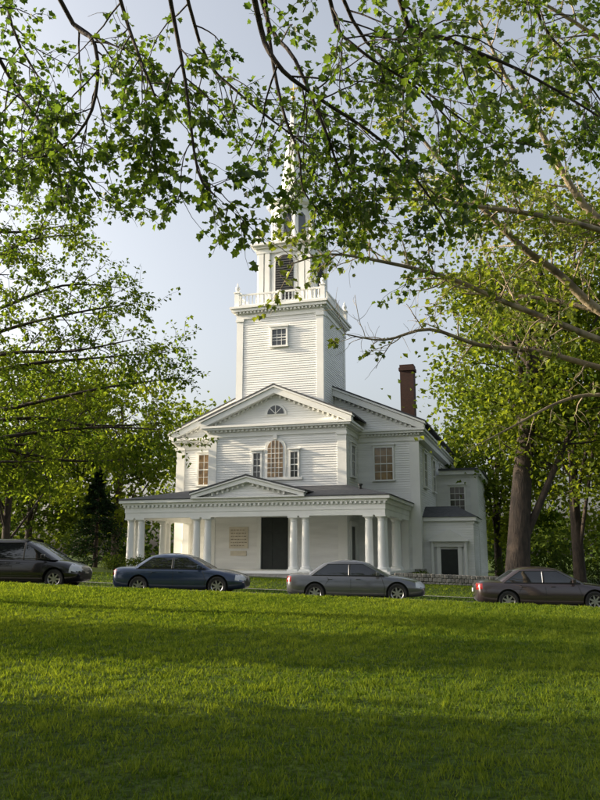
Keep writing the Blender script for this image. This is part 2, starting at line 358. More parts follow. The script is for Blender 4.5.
def balustrade(h,z0,ht,nb):
    for sx in (-1,1):
        for sy in (-1,1):
            x=sx*h;y=TC+sy*h
            W.box(x-.16,x+.16,y-.16,y+.16,z0,z0+ht+.08); W.box(x-.21,x+.21,y-.21,y+.21,z0+ht+.081,z0+ht+.15)
            W.lathe(x,y,[(.05,z0+ht+.151),(.09,z0+ht+.22),(.17,z0+ht+.42),(.13,z0+ht+.55),(.05,z0+ht+.60),(.07,z0+ht+.68),(.01,z0+ht+.85)],n=10)
    for s_ in (-1,1):
        for (za,zb) in ((z0+.08,z0+.18),(z0+ht-.10,z0+ht)):
            W.box(-h+.161,h-.161,TC+s_*h-.07,TC+s_*h+.07,za,zb)
            W.box(s_*h-.07,s_*h+.07,TC-h+.161,TC+h-.161,za,zb)
        W.box(-.14,.14,TC+s_*h-.14,TC+s_*h+.14,z0,z0+ht+.04); W.box(s_*h-.14,s_*h+.14,TC-.14,TC+.14,z0,z0+ht+.04)
        for i in range(nb):
            t=-h+.3+(2*h-.6)*i/(nb-1)
            pr=[(.03,z0+.181),(.06,z0+.3),(.03,z0+.5),(.045,z0+ht-.2),(.03,z0+ht-.101)]
            W.lathe(t,TC+s_*h,pr,n=6,caps=False); W.lathe(s_*h,TC+t,pr,n=6,caps=False)
balustrade(2.95,17.702,.92,22)
B0=1.85
S.box(-B0,B0,TC-B0,TC+B0,17.7,22.2)
L=P('belfry_louvers','louver')
DK=P('belfry_opening','dark')
for f in range(4):
    def rot(x,y):
        for _ in range(f): x,y=-y,x
        return x,y+TC
    def prismr(Tt,poly,d0,d1):
        vs=[(*rot(a,-B0-d0),z) for a,z in poly]+[(*rot(a,-B0-d1),z) for a,z in poly]; n=len(poly)
        Tt.add(vs,[tuple(range(n)),tuple(range(2*n-1,n-1,-1))]+[(i,i+n,(i+1)%n+n,(i+1)%n) for i in range(n)])
    op=lambda hw,zb,zs:[(-hw,zb)]+arch(hw,zs)[::-1]+[(hw,zb)]
    prismr(W,op(.86,18.2,20.9),0,.10); prismr(DK,op(.64,18.35,20.9),.101,.12)
    z=18.5
    while z<21.3:
        hw=.62 if z<20.9 else math.sqrt(max(.02,.41-(z-20.9)**2))-.02
        prismr(L,[(-hw,z),(hw,z),(hw,z+.05),(-hw,z+.05)],.121,.18); z+=.17
    for sx in (-1,1):
        prismr(W,[(sx*1.22-.17,18.0),(sx*1.22+.17,18.0),(sx*1.22+.17,21.75),(sx*1.22-.17,21.75)],0,.14)
        prismr(W,[(sx*1.66-.17,18.0),(sx*1.66+.17,18.0),(sx*1.66+.17,21.75),(sx*1.66-.17,21.75)],0,.143)
L.done();DK.done()
sqband(B0,17.75,18.0,.2);sqband(B0,21.76,22.1,.16);sqband(B0,22.102,22.25,.32);sqband(B0,22.252,22.42,.50)
for sx in (-1,1):
    for sy in (-1,1):
        W.lathe(sx*1.9,TC+sy*1.9,[(.16,22.43),(.16,22.8),(.07,22.85),(.2,23.15),(.12,23.4),(.02,23.8)],n=10)
o8=math.pi/8
W.lathe(0,TC,[(1.75,22.43),(1.75,22.8),(1.42,22.802),(1.42,25.3),(1.55,25.302),(1.55,25.5),(1.85,25.6),(1.9,25.8),(1.3,25.95)],n=8,rot=o8)
for k in range(8):
    a=k*math.pi/4
    c_,s_=math.cos(a),math.sin(a); ap=1.42*math.cos(o8)
    def pt(t,d,z): return (c_*(ap+d)-s_*t, TC+s_*(ap+d)+c_*t, z)
    G.add([pt(-.28,.01,23.2),pt(.28,.01,23.2),pt(.28,.01,24.7),pt(0,.01,24.98),pt(-.28,.01,24.7)],[(0,1,2,3,4)])
    a+=o8; W.lathe(1.45*math.cos(a),TC+1.45*math.sin(a),[(.13,22.81),(.10,25.29)],n=8)
SP=P('spire','white'); SP.lathe(0,TC,[(1.25,25.9),(1.1,26.3),(.95,26.5),(.06,34.2)],n=8,rot=o8); SP.done()
GV=P('weathervane','gold'); GV.lathe(0,TC,[(.02,34.2),(.16,34.35),(.16,34.5),(.02,34.65),(.02,35.6)],n=10); GV.box(-.5,.5,TC-.01,TC+.01,35.1,35.25); GV.done()
BR=P('brick_chimney','brick'); BR.box(6.36,7.34,13.6,14.55,9.5,14.75); BR.box(6.28,7.42,13.52,14.63,14.75,14.98); BR.box(6.34,7.36,13.58,14.57,14.982,15.2); BR.done()
S.box(BB,11.3,16,24,-.6,7.3); C.clap((BB,16),(11.3,16),.3,7.1,(0,-1)); C.clap((11.3,16),(11.3,24),.3,7.1,(1,0))
W.box(BB+.3,11.6,15.7,24.3,7.302,7.6); RF.box(BB+.3,11.7,15.6,24.4,7.602,7.75)
window(9.9,16,4.6,6.4,1.0,3,4)
pil(11.1,16.2,.36,-.4,7.3)
S.box(BB,11.5,9,13,-1,3.7); C.clap((BB,9),(11.5,9),0,3.6,(0,-1)); C.clap((11.5,9),(11.5,13),0,3.6,(1,0))
W.box(BB+.05,11.7,8.75,13.2,3.702,3.95)
RF.add([(BB,8.65,3.952),(11.8,8.65,3.952),(11.8,13.3,3.952),(BB,13.3,3.952),(BB,10.2,4.7),(10.4,10.2,4.7),(10.4,11.8,4.7),(BB,11.8,4.7)],[(0,1,5,4),(1,2,6,5),(2,3,7,6),(4,5,6,7),(0,1,2,3)])
D.box(9.45,10.5,8.93,9.0,-.15,1.95); D.done()
W.box(9.2,9.45,8.8,9.0,-.2,2.1);W.box(10.5,10.75,8.8,9.0,-.2,2.1);W.box(9.0,10.95,8.7,9.0,2.101,2.415)
W.prism([(8.75,2.502),(11.2,2.502),(9.975,3.2)],8.45,9.0)
W.box(8.75,11.2,8.4,9.0,2.42,2.500)
for x in (8.95,11.0): W.lathe(x,8.62,[(.13,-.2),(.13,0),(.11,.1),(.095,2.3),(.13,2.41)],n=12)
F.box(9.0,11.2,8.0,8.95,-1,-.16)
pil(11.3,9.2,.3,-.4,3.7)
W.done();C.done();S.done();RF.done();F.done();G.done();SH.done();SG.done();LT.done()
VP=P('roof_vent','dark'); VP.lathe(5.9,1.9,[(.08,4.9),(.08,5.45),(.14,5.46),(.14,5.55)],n=10); VP.done()
SW=Part('stone_wall',M['stone'])
for i in range(26):
    x=4.8+i*.22; y=40.3-.1*(x-5)
    for k in range(3):
        hh=.2; z=float(gh(x,y))-.1+k*hh; j=lambda s:random.uniform(-s,s)
        xo=.11*(k%2)
        SW.box(x+xo+j(.01),x+xo+.205,y-.2+j(.03),y+.2,z,z+hh-.015+j(.008))
SW.done(bevel=.03)
# ------------------------------------------------------------------ cars
M['rubber']=pmat('tyre_rubber',(.02,.02,.02),rough=.85)
M['rim']=pmat('alloy_rim',(.45,.45,.46),(.38,.38,.39),rough=.3,metal=.9)
M['cglass']=pmat('car_glass',(.012,.014,.016),(.01,.011,.012),rough=.03,spec=1.0)
M['trim']=pmat('black_trim',(.012,.012,.012),rough=.5)
M['head']=pmat('headlamp_lens',(.55,.56,.58),(.35,.36,.38),rough=.08,spec=.9)
M['tail']=pmat('tail_lamp_lens',(.22,.010,.008),(.16,.008,.007),rough=.1,spec=.9)
M['plate']=pmat('number_plate',(.55,.56,.58),rough=.4)
def interp(tab,x):
    xs_=[r[0] for r in tab]; return [float(np.interp(x,xs_,[r[k] for r in tab])) for k in range(1,len(tab[0]))]
def make_car(name,loc,rz,paint,kind='sedan'):
    root=empty(name,loc,rz)
    van=kind=='van'
    if van:
        st=[(-2.42,.34,.60,.95,1.02,.60,.76,.70),(-2.32,.26,.58,1.0,1.08,.78,.90,.84),(-1.9,.22,.55,1.03,1.1,.86,.95,.88),(-.6,.20,.55,1.03,1.1,.88,.96,.89),
            (.8,.20,.55,1.0,1.08,.88,.96,.88),(1.3,.20,.55,.97,1.06,.87,.95,.86),(1.8,.2,.54,.88,.98,.84,.93,.80),(2.2,.22,.5,.74,.84,.74,.86,.70),(2.4,.27,.48,.64,.70,.56,.68,.56)]
        rings=[(1.0,1.62,-2.36,.87),(1.2,1.28,-2.33,.85),(1.42,.92,-2.28,.80),(1.62,.55,-2.2,.74),(1.70,.38,-2.1,.68),(1.745,.05,-1.8,.52),(1.76,-.3,-1.4,.25)]
        bp=[.35,-.75]; wb=(1.50,-1.45); wr=.345
    else:
        st=[(-2.40,.34,.56,.84,.90,.55,.70,.62),(-2.30,.26,.54,.92,.98,.74,.84,.74),(-1.95,.2,.52,.93,1.0,.82,.89,.78),(-1.4,.19,.5,.92,.99,.85,.905,.80),(-.4,.18,.5,.90,.96,.87,.91,.82),
            (.6,.18,.5,.88,.94,.87,.91,.82),(1.15,.18,.5,.86,.93,.86,.905,.80),(1.6,.19,.5,.80,.88,.84,.895,.76),(2.0,.2,.48,.72,.80,.80,.86,.70),(2.28,.22,.45,.63,.70,.68,.76,.60),(2.40,.27,.43,.56,.60,.52,.60,.48)]
        rings=[(.86,1.30,-1.78,.79),(1.0,1.05,-1.62,.765),(1.14,.80,-1.42,.72),(1.30,.52,-1.18,.655),(1.375,.32,-.98,.59),(1.425,.02,-.72,.44),(1.445,-.2,-.5,.2)]
        bp=[-.18]; wb=(1.42,-1.36); wr=.325
    xs_=np.linspace(st[0][0],st[-1][0],34); vs=[];fs=[]
    for x in xs_:
        zl,zm,zs,zt,wl,wm,ws=interp(st,x)
        half=[(0,zl),(wl*.85,zl),(wl,zl+.05),(wl+(wm-wl)*.7,zl+(zm-zl)*.5),(wm,zm),(wm-.012,zm+(zs-zm)*.45),(ws+(wm-ws)*.45,zs-.05),(ws,zs),(ws-.16,zs+(zt-zs)*.72),(ws*.45,zt-.004),(0,zt)]
        ring=half+[(-y,z) for y,z in half[-2:0:-1]]
        vs+=[(x,y,z) for y,z in ring]
    k=len(ring)
    for a in range(len(xs_)-1):
        for i in range(k): j=(i+1)%k; fs.append((a*k+i,a*k+j,(a+1)*k+j,(a+1)*k+i))
    fs.append(tuple(range(k-1,-1,-1)));fs.append(tuple((len(xs_)-1)*k+i for i in range(k)))
    me=bpy.data.meshes.new('t'); me.from_pydata(vs,[],fs); 
    bm=bmesh.new();bm.from_mesh(me);bmesh.ops.recalc_face_normals(bm,faces=bm.faces);bm.to_mesh(me);bm.free()
    for mm in (paint,M['trim'],M['head'],M['tail']): me.materials.append(mm)
    ob=bpy.data.objects.new('t',me);link(ob)
    sd=ob.modifiers.new('s','SUBSURF');sd.levels=1;sd.render_levels=1
    cuts=[]
    for wx in wb:
        for sy in (-1,1):
            cm=bpy.data.meshes.new('c');bm=bmesh.new();bmesh.ops.create_cone(bm,cap_ends=True,segments=32,radius1=wr+.055,radius2=wr+.055,depth=.5)
            bmesh.ops.rotate(bm,verts=bm.verts,cent=(0,0,0),matrix=Matrix.Rotation(R(90),3,'X'));bmesh.ops.translate(bm,verts=bm.verts,vec=(wx,sy*.90,wr+.015))
            bm.to_mesh(cm);bm.free();cm.materials.append(paint);cm.materials.append(M['trim'])
            for p in cm.polygons:p.material_index=1
            co=bpy.data.objects.new('c',cm);link(co);cuts.append(co)
            md=ob.modifiers.new('b','BOOLEAN');md.operation='DIFFERENCE';md.object=co;md.solver='EXACT'
            try: md.material_mode='INDEX'
            except Exception: pass
    bpy.context.view_layer.update()
    dg=bpy.context.evaluated_depsgraph_get()
    me2=bpy.data.meshes.new_from_object(ob.evaluated_get(dg)); me2.name='body'
    bpy.data.objects.remove(ob)
    for c in cuts: bpy.data.objects.remove(c)
    body=bpy.data.objects.new('body',me2);link(body,root)
    me2.polygons.foreach_set('use_smooth',[True]*len(me2.polygons))
    try: me2.set_sharp_from_angle(angle=R(38))
    except Exception: pass
    for p in me2.polygons:
        if p.material_index!=0: continue
        c=p.center
        if van:
            if c.x>2.02 and .60<c.z<.84 and abs(c.y)>.40: p.material_index=2
            if c.x<-2.26 and .7<c.z<1.06 and abs(c.y)>.66: p.material_index=3
            if c.x>2.3 and .30<c.z<.58 and abs(c.y)<.45: p.material_index=1
        else:
            if c.x>2.04 and .52<c.z<.70 and abs(c.y)>.38: p.material_index=2
            if c.x<-2.16 and .70<c.z<.88 and abs(c.y)>.45: p.material_index=3
            if c.x>2.33 and .30<c.z<.55 and abs(c.y)<.40: p.material_index=1
        if c.z<.235 : p.material_index=1
    bv=BVHTree.FromPolygons([v.co[:] for v in me2.vertices],[tuple(p.vertices) for p in me2.polygons])
    def sy(x,z):
        h=bv.ray_cast(Vector((x,2,z)),Vector((0,-1,0)))
        return h[0].y if h[0] else .88
    TR=Part('seams_and_trim',M['trim'],root); PT=Part('handles_and_mirrors',paint,root)
    def seam(pts,w=.007,off=.003,T=TR):
        for s_ in (-1,1):
            for (x0,z0),(x1,z1) in zip(pts[:-1],pts[1:]):
                nseg=6
                for q in range(nseg):
                    a=(x0+(x1-x0)*q/nseg,z0+(z1-z0)*q/nseg);b_=(x0+(x1-x0)*(q+1)/nseg,z0+(z1-z0)*(q+1)/nseg)
                    d=Vector((b_[0]-a[0],b_[1]-a[1])).normalized();nn=Vector((-d.y,d.x))*w
                    T.add([(a[0]+nn.x,s_*(sy(*a)+off),a[1]+nn.y),(b_[0]+nn.x,s_*(sy(*b_)+off),b_[1]+nn.y),(b_[0]-nn.x,s_*(sy(*b_)+off),b_[1]-nn.y),(a[0]-nn.x,s_*(sy(*a)+off),a[1]-nn.y)],[(0,1,2,3)])
    zt_=.93 if van else .84
    if van:
        seam([(1.05,.30),(1.05,zt_)]);seam([(-.05,.28),(-.05,zt_)]);seam([(-1.0,.55),(-1.0,zt_)]);seam([(-1.9,.78),(-.05,.78)],w=.01)
        seam([(-.05,.28),(1.0,.28)])
    else:
        seam([(.98,.28),(1.0,.55),(.90,zt_)]);seam([(-.14,.26),(-.14,zt_)]);seam([(-1.0,.62),(-.86,.8),(-.95,zt_)]);seam([(-.14,.27),(.97,.27)])
    seam([(-.98,.46),(.98,.46)],w=.018,off=.006,T=PT)
    for hx in ((.1,-.85) if not van else (.15,-.2)):
        z=.80 if not van else .9; y=sy(hx,z)
        for s_ in (-1,1):
            a,b_=sorted((s_*(y-.01),s_*(y+.03))); PT.box(hx-.08,hx+.09,a,b_,z-.015,z+.015)
    mx,mz,my=(1.12,1.13,.90) if van else (.78,.97,.80)
    for s_ in (-1,1):
        a,b_=sorted((s_*my,s_*(my+.17))); PT.box(mx-.06,mx+.05,a,b_,mz-.06,mz+.07)
    PT.done(bevel=.02); 
    PL=Part('number_plate',M['plate'],root); PL.box(-2.43,-2.405,-.16,.16,.60,.72); PL.done()
    vs=[]
    for (z,xf,xr,w) in rings:
        half=[(xf,0),(xf-.02,.45*w),(xf-.07,.78*w),(xf-.13,.92*w),(xf-.24,.985*w)]
        kinds=['g','g','p','p']
        s0=xf-.24; s1=xr+.26
        mids=[]
        for bpx in bp:
            mids+= [((bpx+.03),w),((bpx-.03),w)]
        seq=[(s0,w*.985)]+mids+[(s1,w*.985)]
        half2=list(half)
        for q in range(1,len(seq)):
            (xa,wa),(xb,wb_)=seq[q-1],seq[q]
            if q%2==1:
                for e_ in (1/3,2/3): half2.append((xa+(xb-xa)*e_,w)); kinds.append('g')
                half2.append((xb,wb_)); kinds.append('g')
            else:
                half2.append((xb,wb_)); kinds.append('t')
        half2+=[(xr+.15,.94*w),(xr+.07,.80*w),(xr+.02,.45*w),(xr,0)]
        kinds+=['p','p','g','g']
        ring=half2+[(x,-y) for x,y in half2[-2:0:-1]]
        kk=kinds+kinds[::-1]
        vs+=[(x,y,z) for x,y in ring]
    k=len(ring);fs=[];mi=[]
    nr=len(rings)
    for a in range(nr-1):
        for i in range(k):
            j=(i+1)%k; fs.append((a*k+i,a*k+j,(a+1)*k+j,(a+1)*k+i))
            glassrow = a<(3)
            mi.append({'g':1,'p':0,'t':2}[kk[i]] if glassrow else 0)
    fs.append(tuple((nr-1)*k+i for i in range(k)));mi.append(0)
    me=bpy.data.meshes.new('cabin');me.from_pydata(vs,[],fs)
    for mm in (paint,M['cglass'],M['trim']): me.materials.append(mm)
    for p,q in zip(me.polygons,mi): p.material_index=q;p.use_smooth=True
    bm=bmesh.new();bm.from_mesh(me);bmesh.ops.recalc_face_normals(bm,faces=bm.faces);
    gl=[f for f in bm.faces if f.material_index==1]
    bmesh.ops.inset_region(bm,faces=gl,thickness=.012,depth=-.012)
    bm.to_mesh(me);bm.free()
    try: me.set_sharp_from_angle(angle=R(30))
    except Exception: pass
    link(bpy.data.objects.new('cabin',me),root)
    for s_ in (-1,1):
        z,xf,xr,w=rings[0]; 
        TR.box(xr+.3,xf-.3,min(s_*(w+.0),s_*(w+.02)),max(s_*(w+.0),s_*(w+.02)),z+.045,z+.07) 
    TR.done()
    TY_=Part('tyres',M['rubber'],root);RM=Part('wheel_rims',M['rim'],root)
    for wx in wb:
        for s_ in (-1,1):
            cy=s_*.78; n=32
            def ringv(r,y): return [(wx+r*math.cos(2*math.pi*i/n),y,wr+r*math.sin(2*math.pi*i/n)) for i in range(n)]
            prof=[(wr*.62,cy+s_*.085),(wr*.9,cy+s_*.105),(wr*.985,cy+s_*.085),(wr,cy),(wr*.985,cy-s_*.085),(wr*.6,cy-s_*.1)]
            v_=[];f_=[]
            for r_,y_ in prof: v_+=ringv(r_,y_)
            for a in range(len(prof)-1):
                for i in range(n): j=(i+1)%n;f_.append((a*n+i,a*n+j,(a+1)*n+j,(a+1)*n+i))
            TY_.add(v_,f_)
            v_=ringv(wr*.64,cy+s_*.09)+ringv(wr*.58,cy+s_*.075)+ringv(wr*.55,cy+s_*.02)
            f_=[(a*n+i,a*n+(i+1)%n,(a+1)*n+(i+1)%n,(a+1)*n+i) for a in range(2) for i in range(n)]
            RM.add(v_,f_)
            TY_.add(ringv(wr*.56,cy+s_*.02),[tuple(range(n))])
            for q in range(7):
                a=2*math.pi*q/7; d=Vector((math.cos(a),0,math.sin(a)));p=Vector((-d.z,0,d.x))
                c=Vector((wx,0,wr)); y0=cy+s_*.03;y1=cy+s_*.078
                pts=[]
                for yy in (y0,y1):
                    for rr,ww in ((.03,.032),(wr*.60,.022)):
                        for sg in (-1,1):
                            u=c+d*rr+p*(ww*sg); pts.append((u.x,yy,u.z))
                RM.add(pts,[(0,1,3,2),(4,6,7,5),(0,2,6,4),(1,5,7,3),(2,3,7,6),(0,4,5,1)])
            RM.add([(wx+.05*math.cos(2*math.pi*i/10),cy+s_*.088,wr+.05*math.sin(2*math.pi*i/10)) for i in range(10)],[tuple(range(10))])
    TY_.done(smooth=True);RM.done()
    return root
def paint(name,c):
    return pmat(name,c,tuple(x*.93 for x in c),rough=.28,metal=.5,coat=1,scale=1.5)
def cz(x,y): return float(gh(x,y))-.132
rzc=-math.atan(.1)
for nm,x,v,pc,kd in (('parked_minivan',-10.1,28.15,paint('black_paint',(.010,.010,.012)),'van'),
                  ('parked_car',-4.2,28.15,paint('dark_blue_paint',(.022,.040,.085)),'sedan'),
                  ('parked_car',1.95,28.1,paint('grey_paint',(.11,.115,.125)),'sedan'),
                  ('parked_car',8.35,28.1,paint('maroon_grey_paint',(.05,.038,.04)),'sedan')):
    y=v-.1*x; make_car(nm,(x,y,cz(x,y)),rzc+random.uniform(-.01,.01),pc,kd)
# ------------------------------------------------------------------ trees
LEAF=np.array([(0,0),(-.22,.08),(-.50,.20),(-.38,.40),(-.46,.68),(-.22,.70),(0,1.0),(.22,.70),(.46,.68),(.38,.40),(.50,.20),(.22,.08)])
KITE=np.array([(0,0),(-.36,.45),(0,1.0),(.36,.45)])
class Tree:
    def __init__(s,name,bark,leaf,shape='maple'):
        s.name=name;s.bark=bark;s.leaf=leaf;s.v=[];s.f=[];s.lp=[];s.la=[];s.ln=[];s.ls=[];s.lt=[];s.shape=shape;s.reject=None
    def tube(s,pts,r0,r1,n=6,power=1.0):
        k0=len(s.v);m=len(pts);up=Vector((0,0,1))
        prev=None
        for i,p in enumerate(pts):
            t=(pts[min(i+1,m-1)]-pts[max(i-1,0)]).normalized()
            if prev is None: 
                x=t.cross(up); 
                if x.length<.1:x=t.cross(Vector((1,0,0)))
            else: x=prev-t*prev.dot(t)
            x.normalize();prev=x;y=t.cross(x)
            r=r0+(r1-r0)*(i/(m-1))**power
            for q in range(n):
                a=2*math.pi*q/n; s.v.append(tuple(p+x*(r*math.cos(a))+y*(r*math.sin(a))))
        for i in range(m-1):
            for q in range(n): j=(q+1)%n;s.f.append((k0+i*n+q,k0+i*n+j,k0+(i+1)*n+j,k0+(i+1)*n+q))
    def leafat(s,p,tip,nrm,size,tone):
        if s.reject and s.reject(p): return
        s.lp.append(p[:]);s.la.append(tip[:]);s.ln.append(nrm[:]);s.ls.append(size);s.lt.append(tone)
    def done(s,z=None):
        root=empty(s.name,s.base if hasattr(s,'base') else (0,0,0))
        off=Vector(root.location)
        if s.v:
            me=bpy.data.meshes.new('trunk_and_limbs');me.from_pydata([tuple(Vector(p)-off) for p in s.v],[],s.f);me.materials.append(s.bark)
            me.polygons.foreach_set('use_smooth',[True]*len(me.polygons));link(bpy.data.objects.new('trunk_and_limbs',me),root)
        if s.lp:
            P_=np.array(s.lp)-np.array(off);A=np.array(s.la);Nn=np.array(s.ln);S_=np.array(s.ls)[:,None,None]
            A/=np.linalg.norm(A,axis=1,keepdims=True)+1e-9
            B=np.cross(Nn,A);B/=np.linalg.norm(B,axis=1,keepdims=True)+1e-9;C_=np.cross(A,B)
            tp=LEAF if s.shape=='maple' else KITE
            fold=np.abs(tp[:,0])*.45-.25*(tp[:,1]-.5)**2
            V=P_[:,None,:]+S_*(tp[None,:,0:1]*B[:,None,:]+tp[None,:,1:2]*A[:,None,:]+fold[None,:,None]*C_[:,None,:])
            nn=len(P_);k=len(tp)
            if s.shape=='maple':
                tri=np.array([(0,1,3),(1,2,3),(0,3,5),(3,4,5),(0,5,6),(0,6,7),(0,7,9),(7,8,9),(0,9,11),(9,10,11)])
            else: tri=np.array([(0,1,2),(0,2,3)])
            Fc=(np.arange(nn)[:,None,None]*k+tri[None]).reshape(-1,3)
            bulk_mesh('foliage',V.reshape(-1,3),Fc,s.leaf,np.repeat(np.array(s.lt),k),parent=root)
        return root
rv=lambda:Vector((random.gauss(0,1),random.gauss(0,1),random.gauss(0,1))).normalized()
def smooth(pts,sub=4):
    pts=[Vector(p) for p in pts];out=[]
    for i in range(len(pts)-1):
        p0=pts[max(i-1,0)];p1=pts[i];p2=pts[i+1];p3=pts[min(i+2,len(pts)-1)]
        for q in range(sub):
            t=q/sub;out.append(.5*((2*p1)+(p2-p0)*t+(2*p0-5*p1+4*p2-p3)*t*t+(3*p1-p0-3*p2+p3)*t**3))
    out.append(pts[-1]);return out
def walk(p,d,L,n,wander=.22,droop=.1):
    pts=[p.copy()];d=d.normalized()
    for i in range(n):
        d=(d+rv()*wander+Vector((0,0,-droop))).normalized();p=p+d*(L/n);pts.append(p.copy())
    return pts
def leaves_on(T,pts,k,size,tone0):
    m=len(pts)-1
    for i in range(k):
        t=random.uniform(.15,1)*m;a=min(int(t),m-1);p=pts[a].lerp(pts[a+1],t-a)
        d=(pts[a+1]-pts[a]).normalized()
        side=(d.cross(rv())).normalized()
        tip=(d*.5+side*.9+Vector((0,0,-.45))).normalized()
        nrm=(Vector((0,0,1))+rv()*.65).normalized()
        T.leafat(p+side*random.uniform(.01,.07),tip,nrm,size*random.uniform(.5,1.2),min(1,max(0,tone0+random.gauss(0,.18))))
def grow(T,pts,r0,r1,t0,n1,L1,n2,L2,k,size,droop=.1,up=.05,power=1.0,bare=.1):
    P_=smooth(pts);T.tube(P_,r0,r1,8,power=power)
    m=len(P_)-1
    for i in range(n1):
        t=t0+(1-t0)*(i+random.random())/n1;q=t*m;a=min(int(q),m-1);p=P_[a].lerp(P_[a+1],q-a);tg=(P_[a+1]-P_[a]).normalized()
        perp=tg.cross(rv()).normalized()
        d=(tg*random.uniform(.3,.9)+perp*random.uniform(.6,1)+Vector((0,0,up)))
        L=L1*random.uniform(.5,1.15)*(1.1-.45*t); rr=(r0+(r1-r0)*t**power)*.5
        c=walk(p,d,L,6,.22,droop);T.tube(c,min(rr,.018),.005,5)
        tone=random.uniform(.1,.85)
        bb=random.random()<bare
        for j in range(n2):
            q2=random.uniform(.15,1)*(len(c)-1);a2=min(int(q2),len(c)-2);p2=c[a2].lerp(c[a2+1],q2-a2);tg2=(c[a2+1]-c[a2]).normalized()
            d2=tg2*.6+tg2.cross(rv()).normalized()*.9
            c2=walk(p2,d2,L2*random.uniform(.5,1.2),4,.3,droop*1.2);T.tube(c2,.005,.0022,3)
            leaves_on(T,c2,k//4 if bb else k,size,tone)
        leaves_on(T,c[3:],k//4 if bb else k,size,tone)
# overhead maple, trunk behind the viewpoint
T=Tree('maple_tree',M['bark'],M['leaf_maple']); T.base=(-1.6,-4.0,0)
T.tube(smooth([(-1.6,-4,-.2),(-1.6,-4,.6),(-1.55,-3.9,3),(-1.5,-3.6,5.2),(-1.3,-3,7.5),(-1.1,-2.6,11)]),.48,.2,14)
j0=(-1.5,-3.6,5.0);j1=(-1.35,-3.1,6.8)
limbs=[
 ([j0,(-1.2,.5,7.9),(-.9,5,8.9),(-.53,8,7.96),(-.30,8.3,7.38),(.18,8.6,7.11),(1.01,9,6.75),(1.64,9.5,6.31),(2.0,9.8,5.9)],.10,.5,15),
 ([j0,(-1.5,1,8),(-1.55,5,8.7),(-1.42,7.5,7.56),(-1.28,7.8,6.79),(-1.14,8,5.8),(-.95,8.1,5.55)],.08,.55,10),
 ([j1,(-2.6,2,9),(-3.4,6,9.8),(-3.15,9,8.75),(-2.66,9,8.09),(-2.71,9.2,7.29),(-3.13,9.3,6.77),(-3.6,9.4,6.7)],.10,.45,18),
 ([j0,(-3.2,1,8),(-4.8,6,9.6),(-4.31,10,8.57),(-3.82,10,7.78),(-3.28,10.2,7.2),(-2.87,10.4,6.6)],.10,.45,18),
 ([j1,(-.9,2,9.2),(-.7,6,9.8),(-.5,9,8.75),(-.06,9,7.87),(.33,9.3,7.06),(.6,9.6,6.5),(1.17,10,6.04)],.09,.5,15),
 ([j1,(.3,1,9),(.9,5,9.4),(1.24,8.5,8.36),(1.91,8.8,8.02),(2.83,9,7.73),(3.8,9.3,7.35),(4.6,9.5,6.9)],.10,.4,21),
 ([j0,(-.4,1,7.6),(.0,5,8.4),(.33,7.5,7.56),(.665,7.7,7.09),(1.37,8,6.79),(2.03,8.3,6.22)],.07,.45,15),
 ([j1,(-1.9,2,8.8),(-2.4,6,9.3),(-2.23,8.5,8.36),(-1.97,8.6,7.6),(-1.77,8.8,7.04),(-1.89,9,6.6)],.08,.5,15),
 ([j1,(-1.0,3,10),(-.2,8,10.6),(.8,10.5,9.6),(1.7,11,9.0),(2.6,11.3,8.4),(3.4,11.5,8.0)],.1,.45,20),
 ([j1,(1.2,2,9.6),(2.4,7,10.4),(3.4,10,9.6),(4.2,10.6,8.9),(4.9,11,8.2)],.1,.45,20),
 ([j1,(-3.2,3,10),(-4.2,8,10.8),(-4.6,11,9.9),(-4.2,11.4,9.0),(-4.6,11.6,8.0)],.09,.45,17),
 ([j1,(-2.0,3,10),(-1.9,8,10.6),(-1.6,11,9.6),(-1.0,11.3,8.9),(-.3,11.5,8.4),(.3,11.6,8.0)],.09,.45,20),
 ([j1,(-.9,2,9),(-.5,6,9.6),(-.45,9.0,8.7),(-.25,9.4,7.5),(-.02,9.6,6.9),(.05,9.7,6.4),(.35,9.9,6.1)],.07,.58,11),
]
for i,(p,a,t0,n1) in enumerate(limbs):
    grow(T,p,a,.009,t0,n1,1.1 if i==1 else (1.0 if i==12 else 1.45),5,.5,7 if i==12 else 9,.098,droop=.13,power=.36,bare=.22)
T.done()
